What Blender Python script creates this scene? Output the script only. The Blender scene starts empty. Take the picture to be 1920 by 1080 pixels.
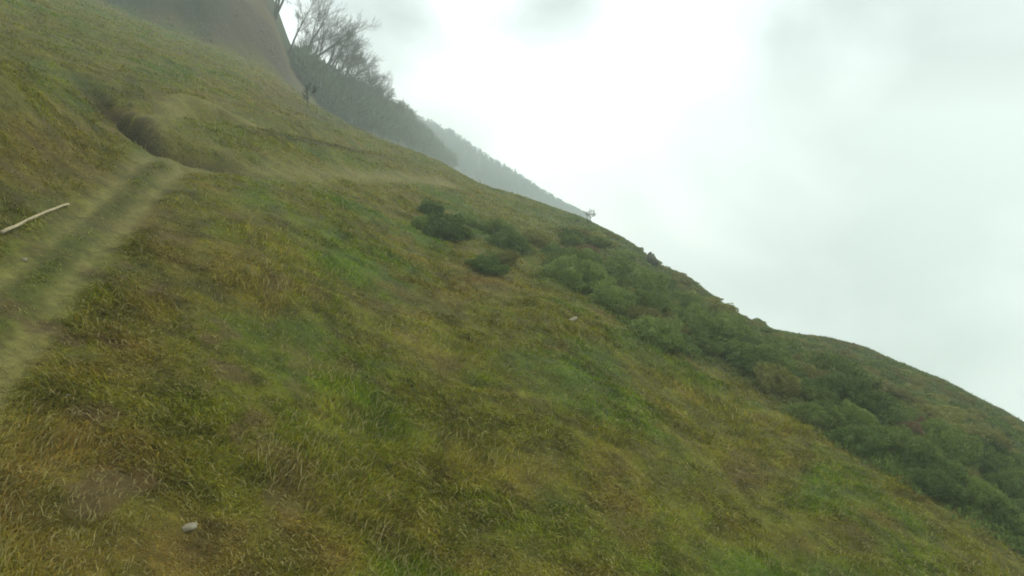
import bpy, math, random
import numpy as np
from mathutils import Vector, Matrix

R = math.radians
rng = np.random.default_rng(7)
random.seed(7)
S = bpy.context.scene
C = S.collection

# ------------------------------------------------------------------ camera
F = 1251.0                                   # focal length in photo pixels (1920 wide)
PITCH = math.atan(180.0 / F)
cam_d = bpy.data.cameras.new("camera")
cam_d.sensor_width = 36.0
cam_d.lens = 36.0 * F / 1920.0
cam_d.clip_start = 0.1
cam_d.clip_end = 6000
cam = bpy.data.objects.new("camera", cam_d)
C.objects.link(cam)
cam.location = (0, 0, 0)
cam.rotation_euler = (math.pi / 2 - PITCH, 0, 0)
S.camera = cam

# ------------------------------------------------------------------ world: overcast sky
SUN_EL, SUN_AZ = R(44), R(52)                # azimuth clockwise from +Y
w = bpy.data.worlds.new("World")
S.world = w
w.use_nodes = True
nt = w.node_tree
N, L = nt.nodes, nt.links
N.clear()
out = N.new("ShaderNodeOutputWorld")
bg = N.new("ShaderNodeBackground")
bg.inputs["Strength"].default_value = 0.15
sky = N.new("ShaderNodeTexSky")
sky.sky_type = 'NISHITA'
sky.sun_disc = False
sky.sun_elevation = SUN_EL
sky.sun_rotation = SUN_AZ
sky.dust_density = 4
tc = N.new("ShaderNodeTexCoord")
mp = N.new("ShaderNodeMapping")
mp.inputs["Scale"].default_value = (1.0, 1.0, 1.5)
mp.inputs["Location"].default_value = (0.35, 0.1, 0.6)
L.new(tc.outputs["Generated"], mp.inputs["Vector"])
nz = N.new("ShaderNodeTexNoise")
nz.inputs["Scale"].default_value = 2.1
nz.inputs["Detail"].default_value = 5
nz.inputs["Roughness"].default_value = 0.45
nz.inputs["Distortion"].default_value = 0.5
L.new(mp.outputs[0], nz.inputs["Vector"])


def math_node(tree, op, a, b=None, clamp=False):
    m = tree.nodes.new("ShaderNodeMath")
    m.operation = op
    m.use_clamp = clamp
    for i, v in enumerate((a, b)):
        if v is None:
            continue
        if isinstance(v, (int, float)):
            m.inputs[i].default_value = v
        else:
            tree.links.new(v, m.inputs[i])
    return m.outputs[0]


def ray_dir(px, py):
    X, Y = px - 960.0, 540.0 - py
    dy = F * math.cos(PITCH) + Y * math.sin(PITCH)
    dz = -F * math.sin(PITCH) + Y * math.cos(PITCH)
    return Vector((X, dy, dz)).normalized()


def sky_lobe(px, py, width):                 # soft cloud region round one direction of the sky
    d = N.new("ShaderNodeVectorMath")
    d.operation = 'DISTANCE'
    L.new(tc.outputs["Generated"], d.inputs[0])
    d.inputs[1].default_value = ray_dir(px, py)
    q = math_node(nt, 'DIVIDE', d.outputs["Value"], width)
    q = math_node(nt, 'MULTIPLY', q, q)
    q = math_node(nt, 'MULTIPLY', q, -1.0)
    return math_node(nt, 'EXPONENT', q)


f = math_node(nt, "ADD", math_node(nt, "MULTIPLY", nz.outputs["Fac"], 1.7), -.35)
# thin blue-grey cloud patches (subtract) and bright break round the hidden sun (add)
f = math_node(nt, 'SUBTRACT', f, math_node(nt, 'MULTIPLY', sky_lobe(1700, 400, .25), .52))
f = math_node(nt, 'SUBTRACT', f, math_node(nt, 'MULTIPLY', sky_lobe(1460, 190, .10), .10))
f = math_node(nt, 'SUBTRACT', f, math_node(nt, 'MULTIPLY', sky_lobe(1060, 0, .09), .42))
f = math_node(nt, 'SUBTRACT', f, math_node(nt, 'MULTIPLY', sky_lobe(740, 110, .13), .38))
f = math_node(nt, 'ADD', f, math_node(nt, 'MULTIPLY', sky_lobe(1200, 270, .24), .36))
f = math_node(nt, 'ADD', f, math_node(nt, 'MULTIPLY', sky_lobe(1610, 140, .06), .16))
f = math_node(nt, 'ADD', f, math_node(nt, 'MULTIPLY', sky_lobe(1530, 600, .12), .20))
cr = N.new("ShaderNodeValToRGB")
cr.color_ramp.interpolation = 'B_SPLINE'
e = cr.color_ramp.elements
e[0].position = 0.12
e[0].color = (.25, .29, .30, 1)
e[1].position = 0.85
e[1].color = (1.2, 1.2, 1.16, 1)
m1 = e.new(0.38); m1.color = (.62, .68, .68, 1)
m2 = e.new(0.60); m2.color = (.98, .98, .96, 1)
L.new(f, cr.inputs["Fac"])
sc10 = N.new("ShaderNodeVectorMath")
sc10.operation = 'SCALE'
sc10.inputs["Scale"].default_value = 12.0
L.new(cr.outputs["Color"], sc10.inputs[0])
mix = N.new("ShaderNodeMix")
mix.data_type = 'RGBA'
mix.inputs["Factor"].default_value = 0.94    # cloud cover
L.new(sky.outputs["Color"], mix.inputs["A"])
L.new(sc10.outputs[0], mix.inputs["B"])
# far below eye level the cloud gives way to the dim valley floor
sep = N.new("ShaderNodeSeparateXYZ")
L.new(tc.outputs["Generated"], sep.inputs[0])
dn = N.new("ShaderNodeMapRange")
dn.interpolation_type = 'SMOOTHSTEP'
dn.inputs["From Min"].default_value = -.32
dn.inputs["From Max"].default_value = -.55
L.new(sep.outputs["Z"], dn.inputs["Value"])
mix2 = N.new("ShaderNodeMix")
mix2.data_type = 'RGBA'
L.new(dn.outputs[0], mix2.inputs["Factor"])
L.new(mix.outputs["Result"], mix2.inputs["A"])
mix2.inputs["B"].default_value = (1.2, 1.5, 1.0, 1)
L.new(mix2.outputs["Result"], bg.inputs["Color"])
L.new(bg.outputs[0], out.inputs["Surface"])

# ------------------------------------------------------------------ sun behind cloud
sd = bpy.data.lights.new("sun", 'SUN')
sd.energy = 3.0
sd.angle = R(10)
sd.color = (1.0, .98, .93)
sun = bpy.data.objects.new("sun", sd)
C.objects.link(sun)
to_sun = Vector((math.sin(SUN_AZ) * math.cos(SUN_EL), math.cos(SUN_AZ) * math.cos(SUN_EL), math.sin(SUN_EL)))
sun.rotation_euler = to_sun.to_track_quat('Z', 'Y').to_euler()
sun.location = (20, 40, 40)

# ------------------------------------------------------------------ render and exposure
S.view_settings.view_transform = 'Standard'
S.view_settings.look = 'None'
S.view_settings.gamma = 1
S.view_settings.exposure = 0.0
S.cycles.use_denoising = True
S.cycles.volume_bounces = 3
S.cycles.max_bounces = 8
S.cycles.diffuse_bounces = 3
S.cycles.transparent_max_bounces = 4
S.cycles.pixel_filter_type = 'BLACKMAN_HARRIS'
S.cycles.filter_width = 1.8


# ================================================================== helpers
def lin(c):
    c = np.asarray(c, float) / 255.0
    return np.where(c <= .04045, c / 12.92, ((c + .055) / 1.055) ** 2.4)


def tag(o, label=None, cat=None, group=None, kind=None):
    if label: o["label"] = label
    if cat: o["category"] = cat
    if group: o["group"] = group
    if kind: o["kind"] = kind
    return o


def sm(a, b, x):
    t = np.clip((x - a) / (b - a), 0, 1)
    return t * t * (3 - 2 * t)


_perm = np.random.default_rng(3).random((256, 256))


def vnoise(x, y, s=0):
    x = np.asarray(x, float) + 17.3 * s; y = np.asarray(y, float) + 9.7 * s
    xi = np.floor(x); yi = np.floor(y)
    fx = x - xi; fy = y - yi
    fx = fx * fx * fx * (fx * (6 * fx - 15) + 10); fy = fy * fy * fy * (fy * (6 * fy - 15) + 10)
    xi = xi.astype(np.int64); yi = yi.astype(np.int64)

    def g(a, b):
        return _perm[(a * 7 + (b >> 8) * 31) & 255, (b + (a >> 8) * 57 + a * 13) & 255]
    a = g(xi, yi); b = g(xi + 1, yi); c = g(xi, yi + 1); d = g(xi + 1, yi + 1)
    return (a + (b - a) * fx) * (1 - fy) + (c + (d - c) * fx) * fy


def fbm(x, y, s=0, o=3):
    t = 0; a = 1; n = 0
    for i in range(o):
        t = t + a * (vnoise(x * 2 ** i + .37 * i * y, y * 2 ** i - .31 * i * x, s + i * 5) - .5)
        n += a; a *= .5
    return t / n * 2


def px_uv(px, py):
    px = np.asarray(px, float); py = np.asarray(py, float)
    X, Y = px - 960.0, 540.0 - py
    dy = F * math.cos(PITCH) + Y * math.sin(PITCH)
    dz = -F * math.sin(PITCH) + Y * math.cos(PITCH)
    return X / dy, dz / dy


def to_px(x, y, z):
    dep = y * math.cos(PITCH) - z * math.sin(PITCH)
    up = y * math.sin(PITCH) + z * math.cos(PITCH)
    ok = dep > .5
    dep = np.where(ok, dep, 1)
    return np.where(ok, 960 + F * x / dep, -9999), np.where(ok, 540 - F * up / dep, -9999)


# ================================================================== the lie of the land
HC = 4.5                                      # height of the eye over the slope
K = 0.45


def table(pts, k_left, k_right, smooth):
    p = np.array(pts, float)
    u, v = px_uv(p[:, 0], p[:, 1])
    o = np.argsort(u); u = u[o]; v = v[o]
    U = np.linspace(-3, 3, 6001)
    V = np.interp(U, u, v)
    V = np.where(U < u[0], v[0] + (u[0] - U) * k_left, V)
    V = np.where(U > u[-1], v[-1] - (U - u[-1]) * k_right, V)
    n = int(smooth / .001)
    kern = np.exp(-.5 * (np.arange(-3 * n, 3 * n + 1) / n) ** 2); kern /= kern.sum()
    Vp = np.concatenate([V[0] + (V[0] - V[1]) * np.arange(3 * n, 0, -1), V, V[-1] + (V[-1] - V[-2]) * np.arange(1, 3 * n + 1)])
    return U, np.convolve(Vp, kern, 'valid')


sky1 = [(150, -12), (250, 35), (400, 90), (500, 132), (580, 195), (660, 240), (775, 285), (830, 308), (910, 352), (1000, 375), (1090, 408),
        (1150, 437), (1190, 460), (1215, 482), (1230, 498), (1290, 520), (1330, 553), (1380, 588), (1440, 617), (1500, 628), (1560, 641), (1620, 655),
        (1700, 688), (1760, 712), (1830, 748), (1880, 772), (1920, 797), (2000, 838)]
U1, V1s = table(sky1, K, K, .09)
_, V1d = table(sky1, K, K, .008)
sky2 = [(380, -190), (500, -30), (517, 5), (530, 50), (545, 92), (570, 130), (600, 160), (650, 180), (700, 196), (760, 226), (800, 262), (850, 310), (900, 380)]
U2, V2 = table(sky2, .30, .9, .006)
sky3 = [(600, 150), (700, 200), (790, 228), (850, 256), (910, 297), (960, 328), (1000, 354), (1060, 391), (1085, 402), (1120, 424), (1200, 480)]
U3, V3 = table(sky3, .30, .6, .006)


def lerp_ext(u, U, V):
    r = np.interp(u, U, V)
    r = np.where(u > 3, V[-1] + (u - 3) * (V[-1] - V[-2]) / (U[-1] - U[-2]), r)
    return np.where(u < -3, V[0] + (u + 3) * (V[1] - V[0]) / (U[1] - U[0]), r)


def Ys(u):
    return np.interp(u, [-2, -.6, -.35, -.1, .2, .45, .8, 2], [90, 85, 82, 78, 58, 46, 40, 36])


def H0(x, y, part=False):
    x = np.asarray(x, float); y = np.asarray(y, float)
    yy = np.maximum(y, 1e-3)
    u = np.clip(x / yy, -4e5, 4e5)
    ys = Ys(u)
    vs = lerp_ext(u, U1, V1s)
    det = (lerp_ext(np.clip(u, -2.9, 2.9), U1, V1d) - lerp_ext(np.clip(u, -2.9, 2.9), U1, V1s)) * np.exp(-(np.log(np.maximum(yy, .5) / ys) / .42) ** 2)
    t = yy / ys
    par = np.where(t < 2, t * t, 4 + 4 * (t - 2))
    z1 = yy * (vs + 2 * HC / ys + det) - HC - HC * par
    zb = -K * x - HC + np.minimum(y, 0) * .02
    z1 = np.where(y > 1e-3, z1, zb)
    # hill tops level off, left of the picture
    z1 = np.where(z1 > 45, 45 + 22 * (1 - np.exp(-(z1 - 45) / 22)), z1)
    uc = np.clip(u, -2.9, 2.9)
    Y2 = np.interp(uc, [-.6, -.3, -.2, -.1], [112, 112, 150, 240])
    v2 = np.minimum(np.interp(uc, U2, V2), .62)
    d = (yy - Y2) / Y2
    z2 = yy * v2 - Y2 * np.where(d < 0, .85 * d * d, np.where(d < .5, 1.3 * d * d, .325 + 1.3 * (d - .5)))
    Y3 = 430.0
    v3 = np.minimum(np.interp(uc, U3, V3), .30)
    d = (yy - Y3) / Y3
    z3 = yy * v3 - Y3 * np.where(d < 0, .45 * d * d, np.where(d < .5, .8 * d * d, .2 + .8 * (d - .5)))
    if part:
        return np.where(y > 5, np.maximum(z2, z3) - z1, -99)
    k = 1.2
    m = np.maximum(np.maximum(z1, z2), z3)
    z = m + k * np.log(np.exp((z1 - m) / k) + np.where(y > 5, np.exp((z2 - m) / k) + np.exp((z3 - m) / k), 0))
    return np.maximum(z, -760 - .05 * np.hypot(x, y))


def cast(px, py, Hf=H0, far=600):
    """Where the sight line through a picture point meets the ground."""
    px = np.atleast_1d(np.asarray(px, float)); py = np.atleast_1d(np.asarray(py, float))
    u, v = px_uv(px, py)
    ys = np.exp(np.linspace(math.log(2.0), math.log(far), 1400))
    res = np.full(px.shape, np.nan)
    for i in range(len(px)):
        g = ys * v[i] - Hf(u[i] * ys, ys)
        k = np.nonzero(g < 0)[0]
        if len(k):
            j = max(k[0], 1)
            a, b = ys[j - 1], ys[j]
            ga, gb = g[j - 1], g[j]
            res[i] = a + (b - a) * (ga / (ga - gb) if ga > 0 else 0)
    return np.stack([u * res, res, v * res], -1)


def poly(pts):
    p = np.array(pts, float)
    q = cast(p[:, 0], p[:, 1])
    return q[~np.isnan(q[:, 0])][:, :2]


def seg_dist(x, y, P, signed=False):
    best = np.full(np.shape(x), 1e9); side = np.zeros(np.shape(x)); tt = np.zeros(np.shape(x))
    acc = 0; tot = np.sum(np.hypot(*(P[1:] - P[:-1]).T))
    for a, b in zip(P[:-1], P[1:]):
        d = b - a; l2 = d @ d
        t = np.clip(((x - a[0]) * d[0] + (y - a[1]) * d[1]) / l2, 0, 1)
        dx = x - a[0] - t * d[0]; dy = y - a[1] - t * d[1]
        q = np.hypot(dx, dy)
        m = q < best
        best = np.where(m, q, best); side = np.where(m, np.sign(d[0] * (y - a[1]) - d[1] * (x - a[0])), side)
        tt = np.where(m, (acc + t * math.sqrt(l2)) / tot, tt)
        acc += math.sqrt(l2)
    return best, side, tt


RUT_R = poly([(-330, 1000), (-60, 770), (0, 690), (60, 620), (112, 550), (170, 480), (240, 410), (300, 350), (340, 306)])
RUT_L = poly([(-330, 760), (-60, 580), (0, 525), (70, 470), (150, 402), (225, 340), (288, 276)])
TRACK2 = poly([(340, 300), (400, 300), (480, 314), (560, 319), (680, 325), (790, 331), (850, 345)])
GULLY = poly([(286, 264), (262, 243), (236, 216), (205, 190), (170, 160), (130, 130), (80, 90)])
RIM = poly([(292, 262), (288, 236), (310, 208), (350, 197), (400, 205), (450, 228), (490, 244)])
SCAR = poly([(352, 283), (390, 292), (435, 303)])


def feats(x, y):
    r = {}
    for n, P in (("r", RUT_R), ("l", RUT_L), ("t2", TRACK2), ("g", GULLY), ("rim", RIM), ("scar", SCAR)):
        r[n] = seg_dist(x, y, P)
    return r


def Hh(x, y, fe=None):
    x = np.asarray(x, float); y = np.asarray(y, float)
    z = H0(x, y)
    if fe is None:
        fe = feats(x, y)
    near = np.exp(-(np.hypot(x, y) / 400) ** 2)
    dl, sl, tl = fe["l"]
    # cut bank above the track
    up = (sl > 0) & (tl > 0)
    z = z + np.where(up, sm(.5, 2.6, dl) * 1.0 * (1 - sm(.955, 1.0, tl)) * sm(14, 5, dl), 0)
    z = z - .09 * np.exp(-(dl / .22) ** 2) - .10 * np.exp(-(fe["r"][0] / .24) ** 2)
    dg, sg, tg = fe["g"]
    tap = np.exp(-((tg - .2) / .3) ** 2)
    z = z - 1.1 * np.exp(-(dg / .38) ** 2) * tap
    z = z + .18 * np.exp(-(fe["rim"][0] / .6) ** 2)
    z = z - .5 * np.exp(-(fe["scar"][0] / .6) ** 2)
    z = z - .12 * np.exp(-(fe["t2"][0] / 1.1) ** 2)
    # tussocks
    big = fbm(x / 5.5, y / 5.5, 1, 3) * .22
    mid = fbm(x / 1.1, y / 1.1, 4, 2) * .085
    fine = fbm(x / .36, y / .36, 8, 2) * .055
    far = fbm(x / 30, y / 30, 11, 3) * 1.2 * sm(85, 150, y) + (fbm(x / 5, y / 5, 13, 3) * .9) * sm(0, 3, H0(x, y, True))
    # small terraces trodden across the upper slope
    px, py = to_px(x, y, z)
    ter = np.exp(-(((px - 640) / 150) ** 2 + ((py - 260) / 55) ** 2)) + np.exp(-(((px - 330) / 120) ** 2 + ((py - 230) / 40) ** 2))
    c = z + .25 * fbm(x / 6, y / 6, 21, 2)
    z = z + ter * .6 * (vnoise(x / 2.6 + c * .2, c / .9, 23) ** 3 * -1.3 + .2) * sm(14, 22, y)
    trk = np.minimum(np.minimum(dl, fe["r"][0]), 3)
    flat = sm(.1, .9, trk)
    return z + near * (big + mid * (.35 + .65 * flat) + fine * (.4 + .6 * flat)) + far


# lower limit of the scrub, in the picture, from left to right
SCRUB_LOW = np.array([(740, 360), (900, 470), (1020, 500), (1120, 560), (1220, 640), (1330, 675), (1400, 710), (1460, 745), (1560, 815), (1640, 860), (1720, 912), (1800, 965), (1920, 1030), (2300, 1240)], float)


def scrub_mask(px, py):
    low = np.interp(px, SCRUB_LOW[:, 0], SCRUB_LOW[:, 1])
    m = sm(25, -20, py - low) * sm(980, 1240, px)
    return m


OLIVE, GREEN, BROWN, STRAW = lin((94, 95, 20)), lin((75, 94, 9)), lin((102, 86, 36)), lin((130, 126, 68))
SOIL, PALE, SCRUBC, YGREEN = lin((44, 39, 20)), lin((122, 118, 62)), lin((66, 82, 40)), lin((84, 92, 14))
BLOBS = [  # px, py, rx, ry, rgb, strength: patches of different growth
    (560, 390, 60, 60, GREEN, .75), (560, 370, 45, 40, BROWN, .35), (640, 500, 60, 110, GREEN, .8), (600, 620, 60, 60, GREEN, .5), (640, 690, 160, 60, YGREEN, .55),
    (560, 700, 60, 60, GREEN, .5), (720, 780, 90, 60, GREEN, .6), (900, 960, 60, 50, GREEN, .6), (430, 740, 90, 40, OLIVE, .5),
    (300, 480, 70, 130, BROWN, .85), (250, 640, 80, 70, BROWN, .6), (430, 500, 70, 70, BROWN, .5), (480, 560, 70, 50, BROWN, .5),
    (200, 830, 180, 60, BROWN, .6), (110, 940, 170, 80, BROWN, .85), (260, 1030, 200, 60, BROWN, .6), (400, 1060, 80, 40, BROWN, .4), (60, 740, 80, 50, YGREEN, .4),
    (640, 1000, 160, 90, BROWN, .45), (380, 900, 90, 70, OLIVE, .5), (760, 560, 130, 40, BROWN, .3), (890, 540, 90, 30, BROWN, .55), (700, 640, 200, 30, OLIVE, .4),
    (960, 820, 200, 120, OLIVE, .5), (1030, 1000, 120, 80, GREEN, .5), (1390, 880, 60, 30, lin((104, 84, 58)), .85), (1000, 880, 80, 40, BROWN, .3),
    (1300, 1000, 90, 60, YGREEN, .5), (1330, 870, 200, 40, YGREEN, .3), (1620, 1020, 220, 60, YGREEN, .45), (1450, 820, 200, 60, OLIVE, .5), (1590, 970, 60, 40, BROWN, .5),
    (1760, 1060, 120, 40, YGREEN, .5), (1130, 940, 70, 60, BROWN, .3),
    (60, 300, 140, 80, BROWN, .65), (170, 280, 100, 60, BROWN, .4), (60, 150, 120, 80, OLIVE, .7), (40, 380, 60, 40, BROWN, .4), (190, 60, 160, 60, GREEN, .3),
    (380, 245, 80, 35, GREEN, .45), (240, 160, 40, 30, lin((66, 72, 30)), .8), (450, 150, 60, 50, OLIVE, .7), (520, 180, 60, 40, BROWN, .4),
    (700, 300, 120, 20, OLIVE, .6), (620, 215, 60, 30, lin((70, 84, 40)), .7), (850, 410, 80, 30, lin((64, 88, 40)), .6), (960, 460, 70, 30, lin((64, 88, 40)), .6),
    (1060, 400, 90, 40, lin((86, 100, 50)), .8), (1080, 470, 50, 14, lin((120, 92, 68)), .8), (1190, 490, 40, 20, lin((104, 98, 62)), .7),
    (1690, 790, 50, 30, lin((104, 98, 60)), .8), (1600, 700, 120, 40, lin((72, 90, 54)), .5), (1800, 780, 120, 40, lin((72, 96, 60)), .5)]


def ground_col(x, y, z, fe):
    n1 = fbm(x / 2.2, y / 2.2, 31, 4)[..., None]; n2 = fbm(x / .8, y / .8, 37, 3)[..., None]; n3 = fbm(x / .28, y / .28, 41, 2)[..., None]
    c = OLIVE + 0 * n1
    c = c + (GREEN - c) * sm(-.05, .45, n1)
    c = c + (BROWN - c) * sm(.05, .6, n2 - .3 * n1) * .55
    px, py = to_px(x, y, z)
    vis = (y < 130)
    wob = 26 * fbm(x / 2.0, y / 2.0, 51, 2)
    for bx, by, rx, ry, col, s in BLOBS:
        q = ((px + wob - bx) / rx) ** 2 + ((py + wob * .6 - by) / ry) ** 2
        a = (np.where(np.allclose(col, BROWN), 1.3, .9) * s * np.exp(-q) * vis)[..., None] * np.clip(.8 + .8 * n2, .2, 1.3)
        c = c + (col - c) * np.clip(a, 0, 1)
    c = c * (1 + .48 * n3) * (1 + .2 * n2)
    a = (scrub_mask(px, py) * vis)[..., None] * .85
    c = c + (SCRUBC - c) * a
    tr = np.maximum(np.exp(-(fe["r"][0] / .14) ** 2), .8 * np.exp(-(fe["l"][0] / .12) ** 2))
    tr = (tr + .12 * np.exp(-(np.minimum(fe["r"][0], fe["l"][0]) / .45) ** 2))[..., None] * (.85 + .6 * n2 + .55 * n3)
    c = c + (STRAW - c) * np.clip(tr, 0, 1) * .85
    mid = np.exp(-((fe["r"][0] - fe["l"][0]) / .5) ** 2) * np.exp(-((fe["r"][0] + fe["l"][0]) / 2.6) ** 4)
    c = c + (lin((66, 80, 30)) - c) * (.55 * mid)[..., None]
    t2 = (np.exp(-(fe["t2"][0] / .8) ** 2) * 1.0 + .9 * 1.1 * np.exp(-(fe["rim"][0] / .4) ** 2))[..., None] * (.8 + .6 * n2)
    c = c + (PALE - c) * np.clip(t2, 0, 1)
    # bare dark soil in the gully, the scar and under the terrace edges
    dg, sg, tg = fe["g"]
    so = np.exp(-(dg / .45) ** 2) * np.exp(-((tg - .25) / .38) ** 2) + np.exp(-(fe["scar"][0] / .5) ** 2)
    ter = np.exp(-(((px - 640) / 150) ** 2 + ((py - 260) / 55) ** 2)) + .6 * np.exp(-(((px - 60) / 150) ** 2 + ((py - 290) / 70) ** 2))
    so = so + ter * sm(.66, .8, vnoise(x / 1.3, z / .5, 61)) * .8
    c = c + (SOIL - c) * np.clip(so, 0, 1)[..., None] * .85
    # flattened dead litter showing between the tufts, most of it low on the left
    lit = sm(.12, .4, fbm(x / .55, y / .55, 67, 3)) * (.25 + .75 * np.exp(-((px - 220) / 420) ** 2) * sm(350, 600, py)) * vis * (1 - scrub_mask(px, py))
    c = c + (lin((90, 72, 42)) - c) * (.65 * lit)[..., None]
    # far hills: brown bracken and scree on the second, dark wood floor on the third
    s2 = sm(-2.2, 1.6, H0(x, y, True) + 2.5 * fbm(x / 4, y / 4, 77, 3))[..., None]
    br = lin((68, 62, 36)) + (lin((48, 60, 32)) - lin((68, 62, 36))) * sm(-.1, .4, fbm(x / 14, y / 14, 71, 3))[..., None]
    dk = np.exp(-((px - 365) / 36) ** 2)[..., None] * .7
    br = br + (lin((34, 54, 38)) - br) * dk
    wd = sm(540, 640, px)[..., None]
    br = br + (lin((58, 66, 40)) - br) * wd
    c = c + (br - c) * s2
    return np.clip(c, .004, .8)


def mesh_obj(name, co, faces, mat, parent=None, col=None, smooth=True, link=True):
    """co (n,3); faces (m,3) or (m,4) integer arrays."""
    me = bpy.data.meshes.new(name)
    co = np.ascontiguousarray(co, np.float32); faces = np.ascontiguousarray(faces, np.int32)
    k = faces.shape[1]
    me.vertices.add(len(co)); me.vertices.foreach_set("co", co.ravel())
    me.loops.add(faces.size); me.loops.foreach_set("vertex_index", faces.ravel())
    me.polygons.add(len(faces)); me.polygons.foreach_set("loop_start", np.arange(0, faces.size, k, dtype=np.int32))
    if col is not None:
        at = me.color_attributes.new("Col", 'FLOAT_COLOR', 'POINT')
        c4 = np.ones((len(co), 4), np.float32); c4[:, :3] = col
        at.data.foreach_set("color", c4.ravel())
    me.update(calc_edges=True)
    me.validate()
    if smooth:
        me.polygons.foreach_set("use_smooth", np.ones(len(me.polygons), bool))
    me.materials.append(mat)
    o = bpy.data.objects.new(name, me)
    if parent: o.parent = parent
    if link: C.objects.link(o)
    return o


def material(name, rgb=None, attr=False, rough=.9, noise=0, nscale=20, bump=0, trans=0, spec=.15, objrand=0):
    m = bpy.data.materials.new(name); m.use_nodes = True
    t = m.node_tree; n = t.nodes; l = t.links
    b = n["Principled BSDF"]
    b.inputs["Roughness"].default_value = rough
    b.inputs["Specular IOR Level"].default_value = spec
    if attr:
        a = n.new("ShaderNodeAttribute"); a.attribute_name = "Col"; src = a.outputs["Color"]
    else:
        c = n.new("ShaderNodeRGB"); c.outputs[0].default_value = (*rgb, 1); src = c.outputs[0]
    co = n.new("ShaderNodeTexCoord")
    if noise or bump:
        z = n.new("ShaderNodeTexNoise"); z.inputs["Scale"].default_value = nscale; z.inputs["Detail"].default_value = 5
        z.inputs["Roughness"].default_value = .6
        l.new(co.outputs["Object"], z.inputs["Vector"])
    if noise:
        mr = n.new("ShaderNodeMapRange"); mr.inputs["From Min"].default_value = .3; mr.inputs["From Max"].default_value = .7
        mr.inputs["To Min"].default_value = 1 - noise; mr.inputs["To Max"].default_value = 1 + noise
        l.new(z.outputs["Fac"], mr.inputs["Value"])
        sc = n.new("ShaderNodeVectorMath"); sc.operation = 'SCALE'
        l.new(src, sc.inputs[0]); l.new(mr.outputs[0], sc.inputs["Scale"]); src = sc.outputs[0]
    if objrand:
        oi = n.new("ShaderNodeObjectInfo")
        mr = n.new("ShaderNodeMapRange"); mr.inputs["To Min"].default_value = 1 - objrand; mr.inputs["To Max"].default_value = 1 + objrand
        l.new(oi.outputs["Random"], mr.inputs["Value"])
        sc = n.new("ShaderNodeVectorMath"); sc.operation = 'SCALE'
        l.new(src, sc.inputs[0]); l.new(mr.outputs[0], sc.inputs["Scale"]); src = sc.outputs[0]
    l.new(src, b.inputs["Base Color"])
    if bump:
        bp = n.new("ShaderNodeBump"); bp.inputs["Strength"].default_value = .7; bp.inputs["Distance"].default_value = bump
        l.new(z.outputs["Fac"], bp.inputs["Height"]); l.new(bp.outputs[0], b.inputs["Normal"])
    if trans:
        tr = n.new("ShaderNodeBsdfTranslucent"); l.new(src, tr.inputs["Color"])
        mx = n.new("ShaderNodeMixShader"); mx.inputs[0].default_value = trans
        l.new(b.outputs[0], mx.inputs[1]); l.new(tr.outputs[0], mx.inputs[2])
        l.new(mx.outputs[0], n["Material Output"].inputs["Surface"])
    return m


M_ground = material("ground_turf", attr=True, noise=.35, nscale=9, bump=.05)
M_grass = material("grass_blades", attr=True, trans=.3, rough=.85, spec=.06)

# ================================================================== ground: one sheet, finer ahead
th = np.concatenate([np.linspace(-180, -62, 60)[:-1], np.linspace(-62, -42, 70)[:-1], np.linspace(-42, 42, 860), np.linspace(42, 62, 70)[1:], np.linspace(62, 180, 60)[1:-1]])
rr = np.concatenate([np.exp(np.linspace(math.log(.8), math.log(4), 50))[:-1], np.exp(np.linspace(math.log(4), math.log(110), 620))[:-1],
                     np.exp(np.linspace(math.log(110), math.log(560), 170))[:-1], np.exp(np.linspace(math.log(560), math.log(720), 10))])
TH, RR = np.meshgrid(np.radians(th), rr)
gx = RR * np.sin(TH); gy = RR * np.cos(TH)
fe = feats(gx, gy)
gz = Hh(gx, gy, fe)
gc = ground_col(gx, gy, gz, fe)
nr, nt_ = gx.shape
co = np.stack([gx, gy, gz], -1).reshape(-1, 3)
i, j = np.meshgrid(np.arange(nr - 1), np.arange(nt_), indexing='ij')
j2 = (j + 1) % nt_
fa = np.stack([i * nt_ + j, i * nt_ + j2, (i + 1) * nt_ + j2, (i + 1) * nt_ + j], -1).reshape(-1, 4)[:, ::-1]
# closed under the eye
co = np.vstack([co, [0, 0, float(Hh(np.array([0.]), np.array([0.]))[0])]])
gcol = np.vstack([gc.reshape(-1, 3), OLIVE])
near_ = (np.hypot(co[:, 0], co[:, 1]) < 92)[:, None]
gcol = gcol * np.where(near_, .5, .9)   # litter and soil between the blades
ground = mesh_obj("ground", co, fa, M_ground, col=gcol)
bmc = len(co) - 1
cap = np.stack([np.full(nt_, bmc), (np.arange(nt_) + 1) % nt_, np.arange(nt_)], -1)
me = ground.data
nl, npoly = len(me.loops), len(me.polygons)
me.loops.add(cap.size); me.polygons.add(len(cap))
li = np.zeros(len(me.loops), np.int32); me.loops.foreach_get("vertex_index", li); li[nl:] = cap.ravel(); me.loops.foreach_set("vertex_index", li)
ls = np.zeros(len(me.polygons), np.int32); me.polygons.foreach_get("loop_start", ls); ls[npoly:] = nl + 3 * np.arange(len(cap)); me.polygons.foreach_set("loop_start", ls)
me.update(calc_edges=True)
tag(ground, "steep olive green hillside with worn track, rising to hazy hills", None, None, "structure")


# ================================================================== grass
def blades(n_inv, n_log):
    u = np.concatenate([rng.uniform(-1.05, .95, n_inv), rng.uniform(-1.0, .9, n_log)])
    y = np.concatenate([1 / rng.uniform(1 / 60, 1 / 3.2, n_inv), np.exp(rng.uniform(math.log(5), math.log(85), n_log))])
    return u * y, y


gx_, gy_ = blades(560000, 560000)
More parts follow.
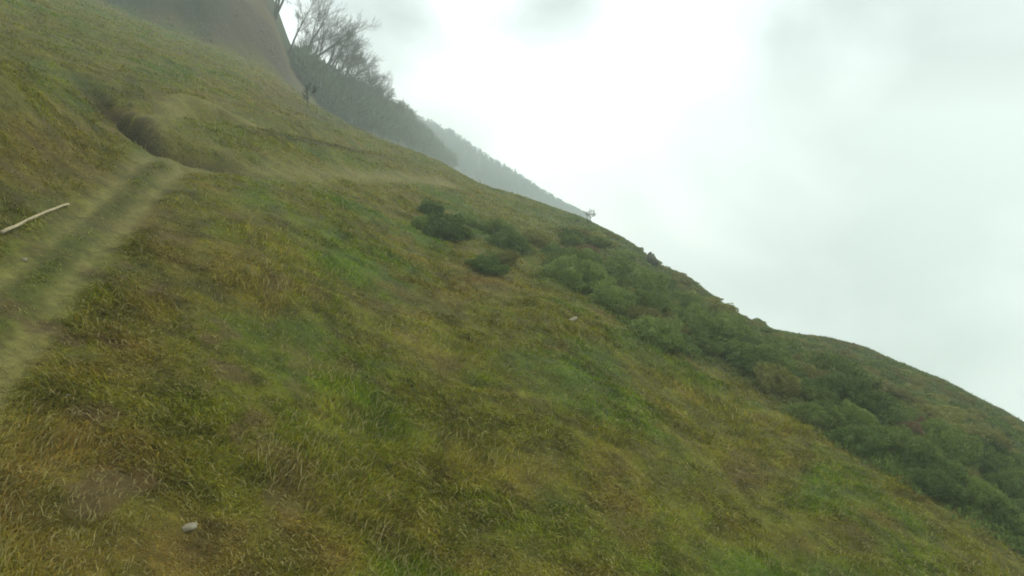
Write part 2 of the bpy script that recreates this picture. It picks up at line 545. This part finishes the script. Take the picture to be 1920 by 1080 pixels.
# clumped growth: thin out between tussocks
keep = rng.random(len(gx_)) < np.clip(.82 + .7 * fbm(gx_ / .3, gy_ / .3, 81, 2), .35, 1)
gx_, gy_ = gx_[keep], gy_[keep]
fe = feats(gx_, gy_)
gz_ = Hh(gx_, gy_, fe)
cl = ground_col(gx_, gy_, gz_, fe)
n = len(gx_)
trk = np.minimum(fe["r"][0], fe["l"][0])
hgt = .82 * (.035 + .05 * rng.random(n)) * (1 + 1.0 * np.clip(fbm(gx_ / .9, gy_ / .9, 85, 2), -.4, 1)) * (1 + gy_ / 45) * (.3 + .7 * sm(.1, .4, trk)) * (.5 + .5 * sm(.2, .9, np.minimum(fe['t2'][0], fe['rim'][0] * 1.5)))
straw = rng.random(n) < .06
hgt = np.where(straw, hgt * 1.7 + .03, hgt)
wid = (.0045 + .004 * rng.random(n)) * (1 + gy_ / 5) * np.where(straw, .65, 1)
# lie of the blades: combed downhill in drifts, some upright
ang = -.35 + 2.6 * fbm(gx_ / 1.6, gy_ / 1.6, 91, 2) + rng.normal(0, .7, n)
lean = np.clip(rng.normal(.95, .35, n) + .25 * straw, .1, 1.5)
dx, dy_ = np.cos(ang), np.sin(ang)
P0 = np.stack([gx_, gy_, gz_ - .012], -1)
ep = .12
g_x = (Hh(gx_ + ep, gy_) - gz_) / ep
g_y = (Hh(gx_, gy_ + ep) - gz_) / ep
litb = sm(.12, .4, fbm(gx_ / .55, gy_ / .55, 67, 3)) * np.exp(-((to_px(gx_, gy_, gz_)[0] - 220) / 420) ** 2)
hgt = hgt * (1 - .5 * litb * (~straw))
hdir = np.stack([dx, dy_, np.clip(g_x * dx + g_y * dy_, -1.5, 1.5)], -1)
upv = np.array([0, 0, 1.])
P1 = P0 + hdir * (np.sin(lean * .6) * hgt * .5)[:, None] + upv * (np.cos(lean * .6) * hgt * .55)[:, None]
P2 = P1 + hdir * (np.sin(lean) * hgt * .7)[:, None] + upv * (np.cos(lean * 1.15) * hgt * .45)[:, None]
sa = rng.uniform(0, math.pi, n)
sd_ = np.stack([np.cos(sa), np.sin(sa) * .6, 0 * sa], -1) * (wid / 2)[:, None]
co = np.stack([P0 - sd_, P0 + sd_, P1 - sd_ * .9, P1 + sd_ * .9, P2], 1).reshape(-1, 3)
b = np.arange(n)[:, None] * 5
fa = np.concatenate([b + [0, 1, 3], b + [0, 3, 2], b + [2, 3, 4]], 0)
bc = cl * 1.3 * (1.0 + .32 / (1 + gy_[:, None] / 25) * rng.normal(0, 1, (n, 1)))  .clip(.35, 2.2)
bc = bc * (1 + .10 * rng.normal(0, 1, (n, 3)) * [1, .6, .6])
bc = np.where(straw[:, None], cl * .35 + lin((150, 142, 92)) * (.55 + .25 * rng.random((n, 1))), bc)
gr = mesh_obj("grass", co, fa, M_grass, col=np.repeat(np.clip(bc, .003, .7), 5, 0))
tag(gr, "matted short grass with dry straws covering the whole slope", "grass", None, "stuff")


# ================================================================== bushes
M_bush = {
    "green": material("bush_green", lin((100, 116, 58)), trans=.25, rough=.75, noise=.3, nscale=3, objrand=.2),
    "olive": material("bush_olive", lin((114, 116, 62)), trans=.25, rough=.75, noise=.3, nscale=3, objrand=.2),
    "dark": material("bush_dark", lin((82, 100, 50)), trans=.2, rough=.75, noise=.3, nscale=3, objrand=.2),
    "red": material("bush_red", lin((118, 104, 74)), trans=.2, rough=.8, noise=.3, nscale=3, objrand=.12)}


def sprig_cloud(n, rx, rz, ragged, seed, leaf=.055):
    g = np.random.default_rng(seed)
    v = g.normal(size=(n, 3)); v[:, 2] = np.abs(v[:, 2]) * .95 - .1
    v /= np.linalg.norm(v, axis=1)[:, None]
    az = np.arctan2(v[:, 1], v[:, 0])
    lob = 1 + ragged * (vnoise(az * 1.6 + 10, v[:, 2] * 2.5 + 5, seed) - .5) * 2 + ragged * .6 * (vnoise(v[:, 0] * 5 + 20, v[:, 1] * 5 + v[:, 2] * 3 + 20, seed + 3) - .5)
    rad = lob * (1 - .28 * g.random(n) ** 2.2)
    p = v * rad[:, None] * [rx, rx, rz]
    d = v * .9 + [0, 0, .55] + g.normal(0, .45, (n, 3)); d /= np.linalg.norm(d, axis=1)[:, None]
    s = np.cross(d, g.normal(size=(n, 3))); s /= np.linalg.norm(s, axis=1)[:, None]
    ln = leaf * (.7 + .9 * g.random(n))[:, None]; wd = leaf * .33 * (.7 + .6 * g.random(n))[:, None]
    co = np.stack([p - d * ln * .5, p + s * wd, p + d * ln, p - s * wd], 1).reshape(-1, 3)
    b = np.arange(n)[:, None] * 4
    return co, b + [0, 1, 2, 3]


def core(rx, rz, ragged, seed, nu=28, nv=12):
    co = []; fa = []
    for a in range(nv + 1):
        el = -.15 + (math.pi / 2 + .15) * a / nv
        for b in range(nu):
            az = 2 * math.pi * b / nu - math.pi
            v = (math.cos(el) * math.cos(az), math.cos(el) * math.sin(az), math.sin(el))
            lob = 1 + ragged * (float(vnoise(az * 1.6 + 10, v[2] * 2.5 + 5, seed)) - .5) * 2 + ragged * .6 * (float(vnoise(v[0] * 5 + 20, v[1] * 5 + v[2] * 3 + 20, seed + 3)) - .5)
            q = .66 * lob * (1 if a < nv else .97)
            co.append((v[0] * q * rx, v[1] * q * rx, v[2] * q * rz))
    for a in range(nv):
        for b in range(nu):
            fa.append((a * nu + b, a * nu + (b + 1) % nu, (a + 1) * nu + (b + 1) % nu, (a + 1) * nu + b))
    return np.array(co), np.array(fa)


PROTO = {}


def bush_mesh(shape, mat):
    k = (shape, mat)
    if k not in PROTO:
        c1, f1 = core(1, .95, .42, 100 + shape)
        c2, f2 = sprig_cloud(7000, 1, .95, .42, 100 + shape, leaf=.07)
        co = np.vstack([c1, c2]); fa = np.vstack([f1, f2 + len(c1)])
        co[:, 2] -= .08
        o = mesh_obj("bush", co, fa, M_bush[mat], link=False, smooth=False)
        PROTO[k] = o
    return PROTO[k]


def ground_at(x, y):
    return float(Hh(np.array([x]), np.array([y]))[0])


def place_bush(x, y, r, mat, label, group, hz=1.0):
    o = bush_mesh(random.randrange(5), mat).copy()
    o.name = "bush"
    C.objects.link(o)
    z = ground_at(x, y)
    o.location = (x, y, z - .05 * r)
    # bushes sit on the slope and lean with it a little
    o.rotation_euler = (0, R(12), random.uniform(0, 6.28)) if False else (0, 0, random.uniform(0, 6.28))
    o.scale = (r * random.uniform(1.0, 1.25), r * random.uniform(.95, 1.2), r * hz * random.uniform(.82, 1.1))
    tag(o, label, "bush", group)
    return o


# bushes one can tell apart on the open slope
NAMED = [
    (806, 402, .62, "dark", "small dark green bush, topmost of the cluster left of the pink bracken"),
    (828, 440, .95, "dark", "largest and darkest bush of the cluster on the open grass slope"),
    (872, 415, .60, "green", "small green bush on the right side of the leftmost bush cluster"),
    (790, 425, .42, "green", "smallest green bush on the left side of the leftmost bush cluster"),
    (868, 446, .45, "green", "little green bush just below right of the darkest bush"),
    (932, 436, .85, "green", "grey green bush at the upper left of the middle bush pair"),
    (950, 462, .80, "dark", "dark green bush in the middle of the slope, below the grey green one"),
    (1000, 452, .75, "olive", "faded olive bush between the middle dark bush and the pink bracken"),
    (908, 498, .60, "dark", "lone round dark green bush lowest on the open grass"),
    (946, 488, .45, "olive", "low olive bush beside the lone round dark one"),
    (1040, 474, .60, "dark", "dark green bush touching the left edge of the pink bracken"),
    (1072, 478, .62, "red", "pinkish brown bracken clump, the reddest growth on the slope"),
    (1102, 474, .55, "red", "pinkish brown bracken clump at the right end of the red patch"),
    (1108, 506, .75, "dark", "wide dark green bush right below the pink bracken"),
    (1158, 492, .65, "green", "green bush between the pink bracken and the pointed skyline rock"),
    (1150, 530, .60, "green", "green bush under the one right of the pink bracken"),
    (1200, 530, .95, "green", "big green bush below the pointed rock on the skyline"),
    (1246, 542, .60, "dark", "dark green bush just right of the big one below the pointed rock"),
    (1186, 560, .55, "olive", "olive bush at the lower left foot of the big green bush under the rock"),
    (1290, 628, 1.30, "green", "largest rounded green bush, in the middle of the hillside"),
    (1240, 590, .85, "green", "rounded green bush above left of the largest one"),
    (1340, 590, .80, "olive", "olive green bush above right of the largest one"),
    (1712, 790, .34, "red", "small reddish brown clump in the gap of the right hand scrub"),
    (1705, 812, .30, "red", "second reddish brown clump, the lower one in the gap of the scrub"),
]
occupied = []
for bx, by, r, mt, lab in NAMED:
    p = cast(bx, by + 4)[0]
    r *= .85
    place_bush(p[0], p[1], r, mt, lab, "bushes standing out on the open slope")
    occupied.append((p[0], p[1], r))

# the front edge of the scrub: a row of rounded bushes
edge = [(1225, 655), (1262, 668), (1310, 672), (1352, 676), (1385, 698), (1415, 716), (1442, 724), (1470, 740), (1500, 760), (1530, 778), (1562, 800), (1592, 818), (1622, 836), (1655, 856),
        (1690, 880), (1722, 900), (1755, 922), (1786, 942), (1816, 962), (1848, 982), (1880, 1002), (1912, 1020), (1950, 1045), (1995, 1070)]
for k, (ex, ey) in enumerate(edge):
    p = cast(ex, ey - 14)[0]
    r = random.uniform(.52, .85) * (1.0 if ex < 1450 else .72)
    if 1660 < ex < 1740: r *= .7
    mt = random.choice(["green", "dark", "dark", "green"])
    ordn = ["first", "second", "third", "fourth", "fifth", "sixth", "seventh", "eighth", "ninth", "tenth", "eleventh", "twelfth"]
    wh = (ordn[k] + " from its upper left end") if k < 12 else (ordn[len(edge) - 1 - k] + " from its lower right end")
    place_bush(p[0], p[1], r, mt, {"green": "mid green", "dark": "dark green"}[mt] + " rounded bush in the scrub's front row, " + wh, "front row of the scrub")
    occupied.append((p[0], p[1], r))

# bushes filling the scrub up to the skyline
cand = 0
placed = 0
while cand < 9000 and placed < 235:
    cand += 1
    bx = random.uniform(1060, 1990)
    top = np.interp(bx, [q[0] for q in sky1], [q[1] for q in sky1])
    low = np.interp(bx, SCRUB_LOW[:, 0], SCRUB_LOW[:, 1])
    fr = random.random() ** 1.1
    by = low + (top - low) * fr
    if fr > .985: continue
    if bx < 1190 and random.random() < .55: continue
    p = cast(bx, by)[0]
    if math.isnan(p[0]) or p[1] > 80: continue
    r = random.uniform(.40, .98) * (.85 if bx > 1600 else 1.1)
    if ((bx - 1690) / 60) ** 2 + ((by - 800) / 45) ** 2 < 1: r *= .4
    if fr > .72: r *= .55
    if any((p[0] - q[0]) ** 2 + ((p[1] - q[1]) * .9) ** 2 < (.70 * (r + q[2])) ** 2 for q in occupied): continue
    occupied.append((p[0], p[1], r))
    z_ = ("against the skyline" if fr > .8 else "just below the skyline" if fr > .6 else "halfway up the thicket" if fr > .4 else "behind the thicket's second row" if fr > .2 else "behind the thicket's front row") + \
         (", on its left end" if bx < 1300 else ", left of centre" if bx < 1450 else ", in its middle" if bx < 1600 else ", right of centre" if bx < 1760 else ", at the right edge")
    mt = random.choice(["green", "green", "olive", "dark"] if fr < .6 else ["green", "olive", "olive"])
    sz = "small " if r < .45 else "" if r < .7 else "large "
    lab = sz + {"green": "mid green", "olive": "olive green", "dark": "dark green"}[mt] + " bush " + z_
    place_bush(p[0], p[1], r, mt, lab, lab.replace("bush", "bushes", 1), hz=1.0 if fr < .6 else .6)
    placed += 1
print("bushes", placed, cand)

# low heath between the bushes: nobody could count it
n = 70000
bx = rng.uniform(1000, 2050, n * 2); by = rng.uniform(380, 1150, n * 2)
uu = rng.uniform(-.05, 1.0, n * 2); yy = np.exp(rng.uniform(math.log(9), math.log(75), n * 2))
hx, hy = uu * yy, yy
hz_ = Hh(hx, hy)
px, py = to_px(hx, hy, hz_)
k = rng.random(len(hx)) < scrub_mask(px, py) * np.clip(.6 + fbm(hx / 1.5, hy / 1.5, 95, 2), .1, 1)
hx, hy, hz_ = hx[k][:n], hy[k][:n], hz_[k][:n]
n = len(hx)
g = rng
per = 4
hx, hy, hz_ = (np.repeat(a, per) for a in (hx, hy, hz_))
nn = len(hx)
d = g.normal(0, .55, (nn, 3)); d[:, 2] = 1; d /= np.linalg.norm(d, axis=1)[:, None]
s = np.cross(d, g.normal(size=(nn, 3))); s /= np.linalg.norm(s, axis=1)[:, None]
ln = (.05 + .08 * g.random(nn))[:, None]; wd = ln * .28
p = np.stack([hx + g.normal(0, .05, nn), hy + g.normal(0, .05, nn), hz_ - .01], -1)
co = np.stack([p - s * wd * .4, p + d * ln * .6 + s * wd, p + d * ln * 1.2, p + d * ln * .6 - s * wd], 1).reshape(-1, 3)
hc = lin((86, 104, 50)) * (1 + .25 * g.normal(0, 1, (nn, 1))).clip(.5, 1.7)
v = (fbm(hx / 3, hy / 3, 97, 2)[:, None] + .1).clip(0, 1)
hc = hc + (lin((100, 98, 62)) - hc) * v
b = np.arange(nn)[:, None] * 4
heath = mesh_obj("undergrowth", co, b + [0, 1, 2, 3], M_grass, col=np.repeat(hc, 4, 0), smooth=False)
tag(heath, "low grey green heath filling the ground between the bushes", "undergrowth", None, "stuff")

# ================================================================== trees
M_bark = material("bark", lin((62, 64, 52)), noise=.3, nscale=4)
M_twig = material("twigs", lin((66, 72, 54)), noise=.2, nscale=4)
M_conifer = material("conifer_needles", lin((52, 70, 44)), noise=.3, nscale=1.5, trans=.1, objrand=.15)


def tubes(segs, sides):
    """segs: list of (p, q, r0, r1) -> one mesh of tapered tubes."""
    A = np.array([s[0] for s in segs]); B = np.array([s[1] for s in segs]); r0 = np.array([s[2] for s in segs]); r1 = np.array([s[3] for s in segs])
    d = B - A; d /= np.linalg.norm(d, axis=1)[:, None] + 1e-9
    ref = np.where(np.abs(d[:, 2:3]) > .9, [[1., 0, 0]], [[0, 0, 1.]])
    s = np.cross(d, ref); s /= np.linalg.norm(s, axis=1)[:, None]; t = np.cross(d, s)
    ring = []
    for k in range(sides):
        a = 2 * math.pi * k / sides
        ring.append((math.cos(a) * s + math.sin(a) * t))
    ring = np.stack(ring, 1)
    co = np.concatenate([A[:, None] + ring * r0[:, None, None], B[:, None] + ring * r1[:, None, None]], 1).reshape(-1, 3)
    b = np.arange(len(segs))[:, None] * 2 * sides
    fa = np.concatenate([b + [k, (k + 1) % sides, sides + (k + 1) % sides, sides + k] for k in range(sides)], 0)
    return co, fa


def grow(h, lean, seed, stems=1, spread=.68):
    rd = random.Random(seed)
    thick, thin = [], []

    def rec(p, d, ln, r, depth):
        nseg = 3
        q = p
        for i in range(nseg):
            d = (d + Vector((rd.gauss(.02, .10), rd.gauss(0, .10), rd.gauss(.03, .08)))).normalized()
            q2 = q + d * ln / nseg
            ra, rb = r * (1 - .35 * i / nseg), r * (1 - .35 * (i + 1) / nseg)
            (thick if depth < 2 else thin).append((q, q2, ra, rb))
            if depth < 5 and (depth > 0 or i > 0):
                for _ in range(2 if depth == 3 else 1):
                    if rd.random() < .85:
                        a = rd.uniform(0, 6.28)
                        side = d.orthogonal().normalized(); side.rotate(Matrix.Rotation(a, 3, d))
                        dd = (d + side * rd.uniform(spread * .7, spread * 1.5)).normalized()
                        rec(q2, dd, ln * rd.uniform(.5, .72), rb * .58, depth + 1)
            q = q2
        if depth < 5:
            rec(q, d, ln * .68, r * .62, depth + 1)
    for k in range(stems):
        a = rd.uniform(0, 6.28)
        d0 = Vector((lean, 0, 1)) + (Vector((math.cos(a), math.sin(a), 0)) * rd.uniform(.15, .5) if stems > 1 else Vector())
        rec(Vector((math.cos(a) * .1 * (stems > 1), math.sin(a) * .1 * (stems > 1), -.25)), d0.normalized(), h * .42, h * .016 + .03 * min(1, h / 4), 0)
    return thick, thin


def bare_tree(px, py, h, lean, seed, label, stems=1, group="leafless trees on the ridge", dy=0, name="bare_tree", tw=.8):
    p = cast(px, py)[0]
    if math.isnan(p[0]):
        u, v = px_uv(px, py); Y = 112.0
        p = (float(u) * Y, Y, 0)
    x, y = p[0] * (1 + dy / p[1]), p[1] + dy
    e_ = bpy.data.objects.new(name, None); C.objects.link(e_)
    e_.location = (x, y, ground_at(x, y))
    e_.empty_display_size = .5
    tag(e_, label, "tree", group)
    a, b = grow(h, lean, seed, stems)
    co, fa = tubes([(tuple(s[0]), tuple(s[1]), s[2], s[3]) for s in a], 6)
    mesh_obj("trunk", co, fa, M_bark, e_)
    co, fa = tubes([(tuple(s[0]), tuple(s[1]), max(s[2], .014 if h > 1.5 else .007) * tw, max(s[3], .010 if h > 1.5 else .005) * tw) for s in b], 3)
    mesh_obj("crown", co, fa, M_twig, e_)
    return e_


bare_tree(516, 30, 10, .45, 11, "leafless tree cut by the top edge of the picture, highest on the ridge", 3)
bare_tree(541, 98, 8.0, .6, 12, "thin leafless tree leaning right, by itself below the topmost tree")
bare_tree(566, 132, 12, .32, 13, "tallest leafless tree on the ridge, leaning right with wide crown", 2)
bare_tree(590, 158, 11, .35, 14, "many stemmed leafless tree right beside the tallest one", 3)
bare_tree(612, 174, 11, .35, 15, "bushy leafless tree in the middle of the ridge clump", 4)
bare_tree(628, 181, 10.5, .4, 26, "leafless tree just right of the middle one, leaning far right", 3)
bare_tree(644, 187, 10, .35, 16, "leafless tree second from the right end of the ridge clump", 3)
bare_tree(664, 194, 9.5, .35, 17, "leafless tree at the right end of the ridge clump", 4)
bare_tree(688, 202, 7.5, .3, 18, "low leafless tree trailing off right of the ridge clump", 4)
bare_tree(708, 212, 6.5, .3, 28, "fine twigged leafless tree where the ridge clump meets the wood", 4)
bare_tree(734, 226, 5.0, .3, 29, "lowest and farthest right of the leafless trees on the ridge", 4)
bare_tree(576, 203, 1.9, .05, 19, "small upright leafless tree standing against the hillside under the ridge clump", 1)
bare_tree(690, 250, 2.6, .15, 20, "small dark leafless tree alone against the wooded slope", 2)
sp = bare_tree(1100, 420, 1.3, .1, 21, "tiny leafless sapling alone on the skyline where the far wood ends", 2, group=None, tw=.45)
sp.name = "sapling"


# ---- wooded shoulder beyond: a far-off wood reading as one mass
def wood_mass(pxr, ytop, ybot, count, hh, seed, zone, conif=False):
    g = np.random.default_rng(seed)
    co_all, fa_all, col_all = [], [], []
    base = 0
    got = 0
    tries = 0
    while got < count and tries < count * 6:
        tries += 1
        bx = g.uniform(*pxr)
        t = ytop(bx); b = ybot(bx)
        if b <= t + 1: continue
        by = t + 1 + (b - t) * g.random() ** 1.4
        p = cast(bx, by)[0]
        if math.isnan(p[0]) or not (zone[0] < p[1] < zone[1]): continue
        got += 1
        h = hh * g.uniform(.6, 1.15)
        z0 = float(H0(np.array([p[0]]), np.array([p[1]]))[0]) - 1
        tint = g.uniform(.75, 1.25)
        if conif:
            m = 70
            tt = g.random(m) ** .7
            rad = h * .2 * (1 - tt) * (.7 + .5 * g.random(m)) + .05
            az = g.uniform(0, 6.28, m)
            q = np.stack([rad * np.cos(az), rad * np.sin(az), tt * h + .4], -1)
            d = np.stack([np.cos(az), np.sin(az), np.full(m, -.25)], -1); ln = h * .10
        else:
            m = 90
            q = g.normal(size=(m, 3)); q /= np.linalg.norm(q, axis=1)[:, None]
            q = q * (g.random((m, 1)) ** .5) * [h * .42, h * .42, h * .42] + [0, 0, h * .62]
            d = q - [0, 0, h * .2]; d /= np.linalg.norm(d, axis=1)[:, None]; d = d + g.normal(0, .3, (m, 3)); ln = h * .13
        s = np.cross(d, g.normal(size=(m, 3))); s /= np.linalg.norm(s, axis=1)[:, None]
        wd = ln * (.30 if conif else .16)
        c = np.stack([q - s * wd, q + s * wd, q + d * ln * (1 + g.random((m, 1)))], 1).reshape(-1, 3)
        f_ = np.arange(m)[:, None] * 3 + [0, 1, 2]
        # stem
        sc, sf = tubes([((0, 0, 0), (0, 0, h * .85), h * .018, h * .008)], 3)
        sf3 = np.concatenate([sf[:, [0, 1, 2]], sf[:, [0, 2, 3]]], 0)
        c = np.vstack([c, sc]); f_ = np.vstack([f_, sf3 + m * 3])
        co_all.append(c + [p[0], p[1], z0]); fa_all.append(f_ + base); base += len(c)
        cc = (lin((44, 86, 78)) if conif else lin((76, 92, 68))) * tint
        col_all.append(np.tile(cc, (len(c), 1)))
    return np.vstack(co_all), np.vstack(fa_all), np.vstack(col_all)


M_wood = material("distant_wood", attr=True, trans=.1)
s2x, s2y = [q[0] for q in sky2], [q[1] for q in sky2]
s3x, s3y = [q[0] for q in sky3], [q[1] for q in sky3]
s1x, s1y = [q[0] for q in sky1], [q[1] for q in sky1]
co, fa, cl = wood_mass((560, 850), lambda b: np.interp(b, s2x, s2y), lambda b: min(np.interp(b, s1x, s1y), np.interp(b, s2x, s2y) + 70), 760, 4.6, 5, (95, 300))
tag(mesh_obj("woodland", co, fa, M_wood, col=cl, smooth=False), "grey green leafless wood covering the shoulder beyond the bare trees", "wood", None, "stuff")
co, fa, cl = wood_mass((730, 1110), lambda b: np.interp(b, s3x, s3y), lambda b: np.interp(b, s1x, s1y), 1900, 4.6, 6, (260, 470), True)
tag(mesh_obj("forest", co, fa, M_wood, col=cl, smooth=False), "blue green conifer forest fading in haze on the farthest ridge", "forest", None, "stuff")

# conifers whose tips stand out on the far ridge
tips = [(902, 294, 3.5), (920, 306, 3.5), (934, 313, 4.2), (946, 320, 4.9), (956, 326, 4.2), (966, 333, 5.6), (975, 338, 4.2), (988, 347, 3.5), (1000, 355, 4.2), (1016, 366, 3.5), (1034, 377, 4.2), (1050, 388, 4.2)]
crn = []
for v_ in range(3):
    g = np.random.default_rng(40 + v_)
    m = 520
    tt = g.random(m) ** .75
    rad = .19 * (1 - tt) * (.6 + .5 * g.random(m)) + .01
    az = g.uniform(0, 6.28, m)
    q = np.stack([rad * np.cos(az), rad * np.sin(az), tt * .86 + .12], -1)
    d = np.stack([np.cos(az), np.sin(az), np.full(m, -.3)], -1)
    s = np.cross(d, [0, 0, 1.]) + g.normal(0, .2, (m, 3)); ln = .06
    c = np.stack([q - s * .018, q + s * .018, q + d * ln * (1 + g.random((m, 1)))], 1).reshape(-1, 3)
    crn.append(mesh_obj("crown", c, np.arange(m)[:, None] * 3 + [0, 1, 2], M_conifer, link=False, smooth=False).data)
tc_, tf_ = tubes([((0, 0, -.1), (0, 0, .45), .02, .014), ((0, 0, .45), (0, 0, .97), .014, .003)], 6)
tr_me = mesh_obj("trunk", tc_, tf_, M_bark, link=False).data
for k, (bx, by, h) in enumerate(tips):
    u, v = px_uv(bx, by + 5); Y = 425.0
    e_ = bpy.data.objects.new("conifer", None); C.objects.link(e_)
    e_.location = (float(u) * Y, Y, float(H0(np.array([float(u) * Y]), np.array([Y]))[0]))
    e_.scale = (h, h, h); e_.rotation_euler = (0, 0, k * 1.3)
    tag(e_, "pointed conifer tip standing out on the hazy far ridge line", "conifer", "conifers along the far ridge line")
    for nm, md in (("trunk", tr_me), ("crown", crn[k % 3])):
        o = bpy.data.objects.new(nm, md); o.parent = e_; C.objects.link(o)


# ================================================================== stones, fallen pole, skyline rock
def stone(px, py, r, mat, label, name="stone", sq=(1, .8, .6), seed=0, group="pale stones in the grass", spike=0):
    g = np.random.default_rng(seed + 500)
    co = []; fa = []; nu, nv = 16, 9
    ph = g.uniform(0, 9)
    for a in range(nv + 1):
        el = -math.pi / 2 + math.pi * a / nv
        for b in range(nu):
            az = 2 * math.pi * b / nu
            v = np.array([math.cos(el) * math.cos(az), math.cos(el) * math.sin(az), math.sin(el)])
            v = np.sign(v) * np.abs(v) ** .8
            q = 1 + .5 * (float(vnoise(v[0] * 1.6 + ph, v[1] * 1.6 + v[2] * 1.9 + ph, seed)) - .5)
            w_ = v * q * np.array(sq)
            if spike:
                tz = max(0, w_[2]) ** 2
                w_[0] = w_[0] * (1 - .75 * min(1, tz)) + .25 * tz; w_[2] += spike * tz
            co.append(w_ * r)
    for a in range(nv):
        for b in range(nu):
            fa.append((a * nu + b, a * nu + (b + 1) % nu, (a + 1) * nu + (b + 1) % nu, (a + 1) * nu + b))
    o = mesh_obj(name, np.array(co), np.array(fa), mat)
    r *= .7
    p = cast(px, py, Hh)[0]
    x, y = p[0], p[1]
    o.location = (x, y, ground_at(x, y) + .1 * r * sq[2])
    o.rotation_euler = (g.uniform(-.2, .2), g.uniform(0, .4), g.uniform(0, 6) if not spike else 0)
    tag(o, label, name, group)
    return o


M_pale = material("pale_stone", lin((116, 112, 92)), noise=.25, nscale=14, bump=.01)
M_grey = material("grey_rock", lin((60, 64, 46)), noise=.3, nscale=5, bump=.05)
stone(350, 990, .062, M_pale, "pale grey stone in the brown grass near the bottom edge", sq=(1.3, .7, .45), seed=1)
stone(45, 488, .045, M_pale, "tiny white stone beside the left wheel track below the pole", seed=2)
stone(125, 744, .035, M_pale, "tiny pale stone in grass right of the wheel track", seed=3)
stone(1072, 600, .10, M_pale, "flat pale stone alone in the open grass of mid slope", sq=(1.5, .8, .4), seed=9)
stone(1218, 494, .48, M_grey, "pointed grey rock sticking up from the skyline", name="rock", sq=(1.0, 1.0, .75), seed=10, group=None, spike=1.1)

# fallen pole
M_pole = material("weathered_wood", lin((136, 128, 100)), noise=.25, nscale=16, bump=.01)
a = cast(4, 443, Hh)[0]; b = cast(129, 388, Hh)[0]
segs = []
A_, B_ = Vector(a), Vector(b)
ptsl = []
for k in range(13):
    t = k / 12
    q = A_.lerp(B_, t)
    q.z = q.z * .5 + .5 * max(q.z, ground_at(q.x, q.y)) + .05 + .006 * math.sin(k * 1.9)
    ptsl.append(q)
nsd = 10
co = []; fa = []
for k, q in enumerate(ptsl):
    d = (ptsl[min(k + 1, 12)] - ptsl[max(k - 1, 0)]).normalized()
    s = d.cross(Vector((0, 0, 1))).normalized(); t = d.cross(s)
    rad = .024 * (1 - .25 * k / 12) * (1.15 if k in (5, 9) else 1) * (.80 if k == 4 else 1)
    for m in range(nsd):
        an = 2 * math.pi * m / nsd
        co.append(q + (s * math.cos(an) + t * math.sin(an)) * rad * (1 + .06 * math.sin(an * 3 + k)))
for k in range(12):
    for m in range(nsd):
        fa.append((k * nsd + m, k * nsd + (m + 1) % nsd, (k + 1) * nsd + (m + 1) % nsd, (k + 1) * nsd + m))
co += [ptsl[0], ptsl[-1]]
for m in range(nsd):
    fa.append((len(co) - 2, (m + 1) % nsd, m, m)); fa.append((len(co) - 1, 12 * nsd + m, 12 * nsd + (m + 1) % nsd, 12 * nsd + (m + 1) % nsd))
fa4 = [q for q in fa if len(set(q)) == 4]
pole = bpy.data.meshes.new("fallen_pole")
pole.from_pydata([tuple(c) for c in co], [], [tuple(dict.fromkeys(q)) for q in fa])
pole.materials.append(M_pole)
po = bpy.data.objects.new("fallen_pole", pole); C.objects.link(po)
for pl in pole.polygons: pl.use_smooth = True
tag(po, "pale weathered wooden pole lying on the grass bank beside the track", "pole")

# ================================================================== haze
hb = bpy.data.materials.new("haze"); hb.use_nodes = True
t = hb.node_tree
t.nodes.remove(t.nodes["Principled BSDF"])
pv = t.nodes.new("ShaderNodeVolumePrincipled")
pv.inputs["Color"].default_value = (.88, .97, .95, 1)
pv.inputs["Density"].default_value = .0019
pv.inputs["Anisotropy"].default_value = 0.0
t.links.new(pv.outputs[0], t.nodes["Material Output"].inputs["Volume"])
x0, x1, y0, y1, z0, z1 = -725, 725, -725, 725, -800, 84
co = np.array([(x, y, z) for x in (x0, x1) for y in (y0, y1) for z in (z0, z1)], float)
fa = np.array([(0, 1, 3, 2), (4, 6, 7, 5), (0, 4, 5, 1), (2, 3, 7, 6), (0, 2, 6, 4), (1, 5, 7, 3)])
hz = mesh_obj("haze", co, fa, hb, smooth=False)
hz.visible_shadow = True
tag(hz, "thin pale mist hanging over the hills", "haze", None, "stuff")
print("ground z range", gz.min(), gz.max())
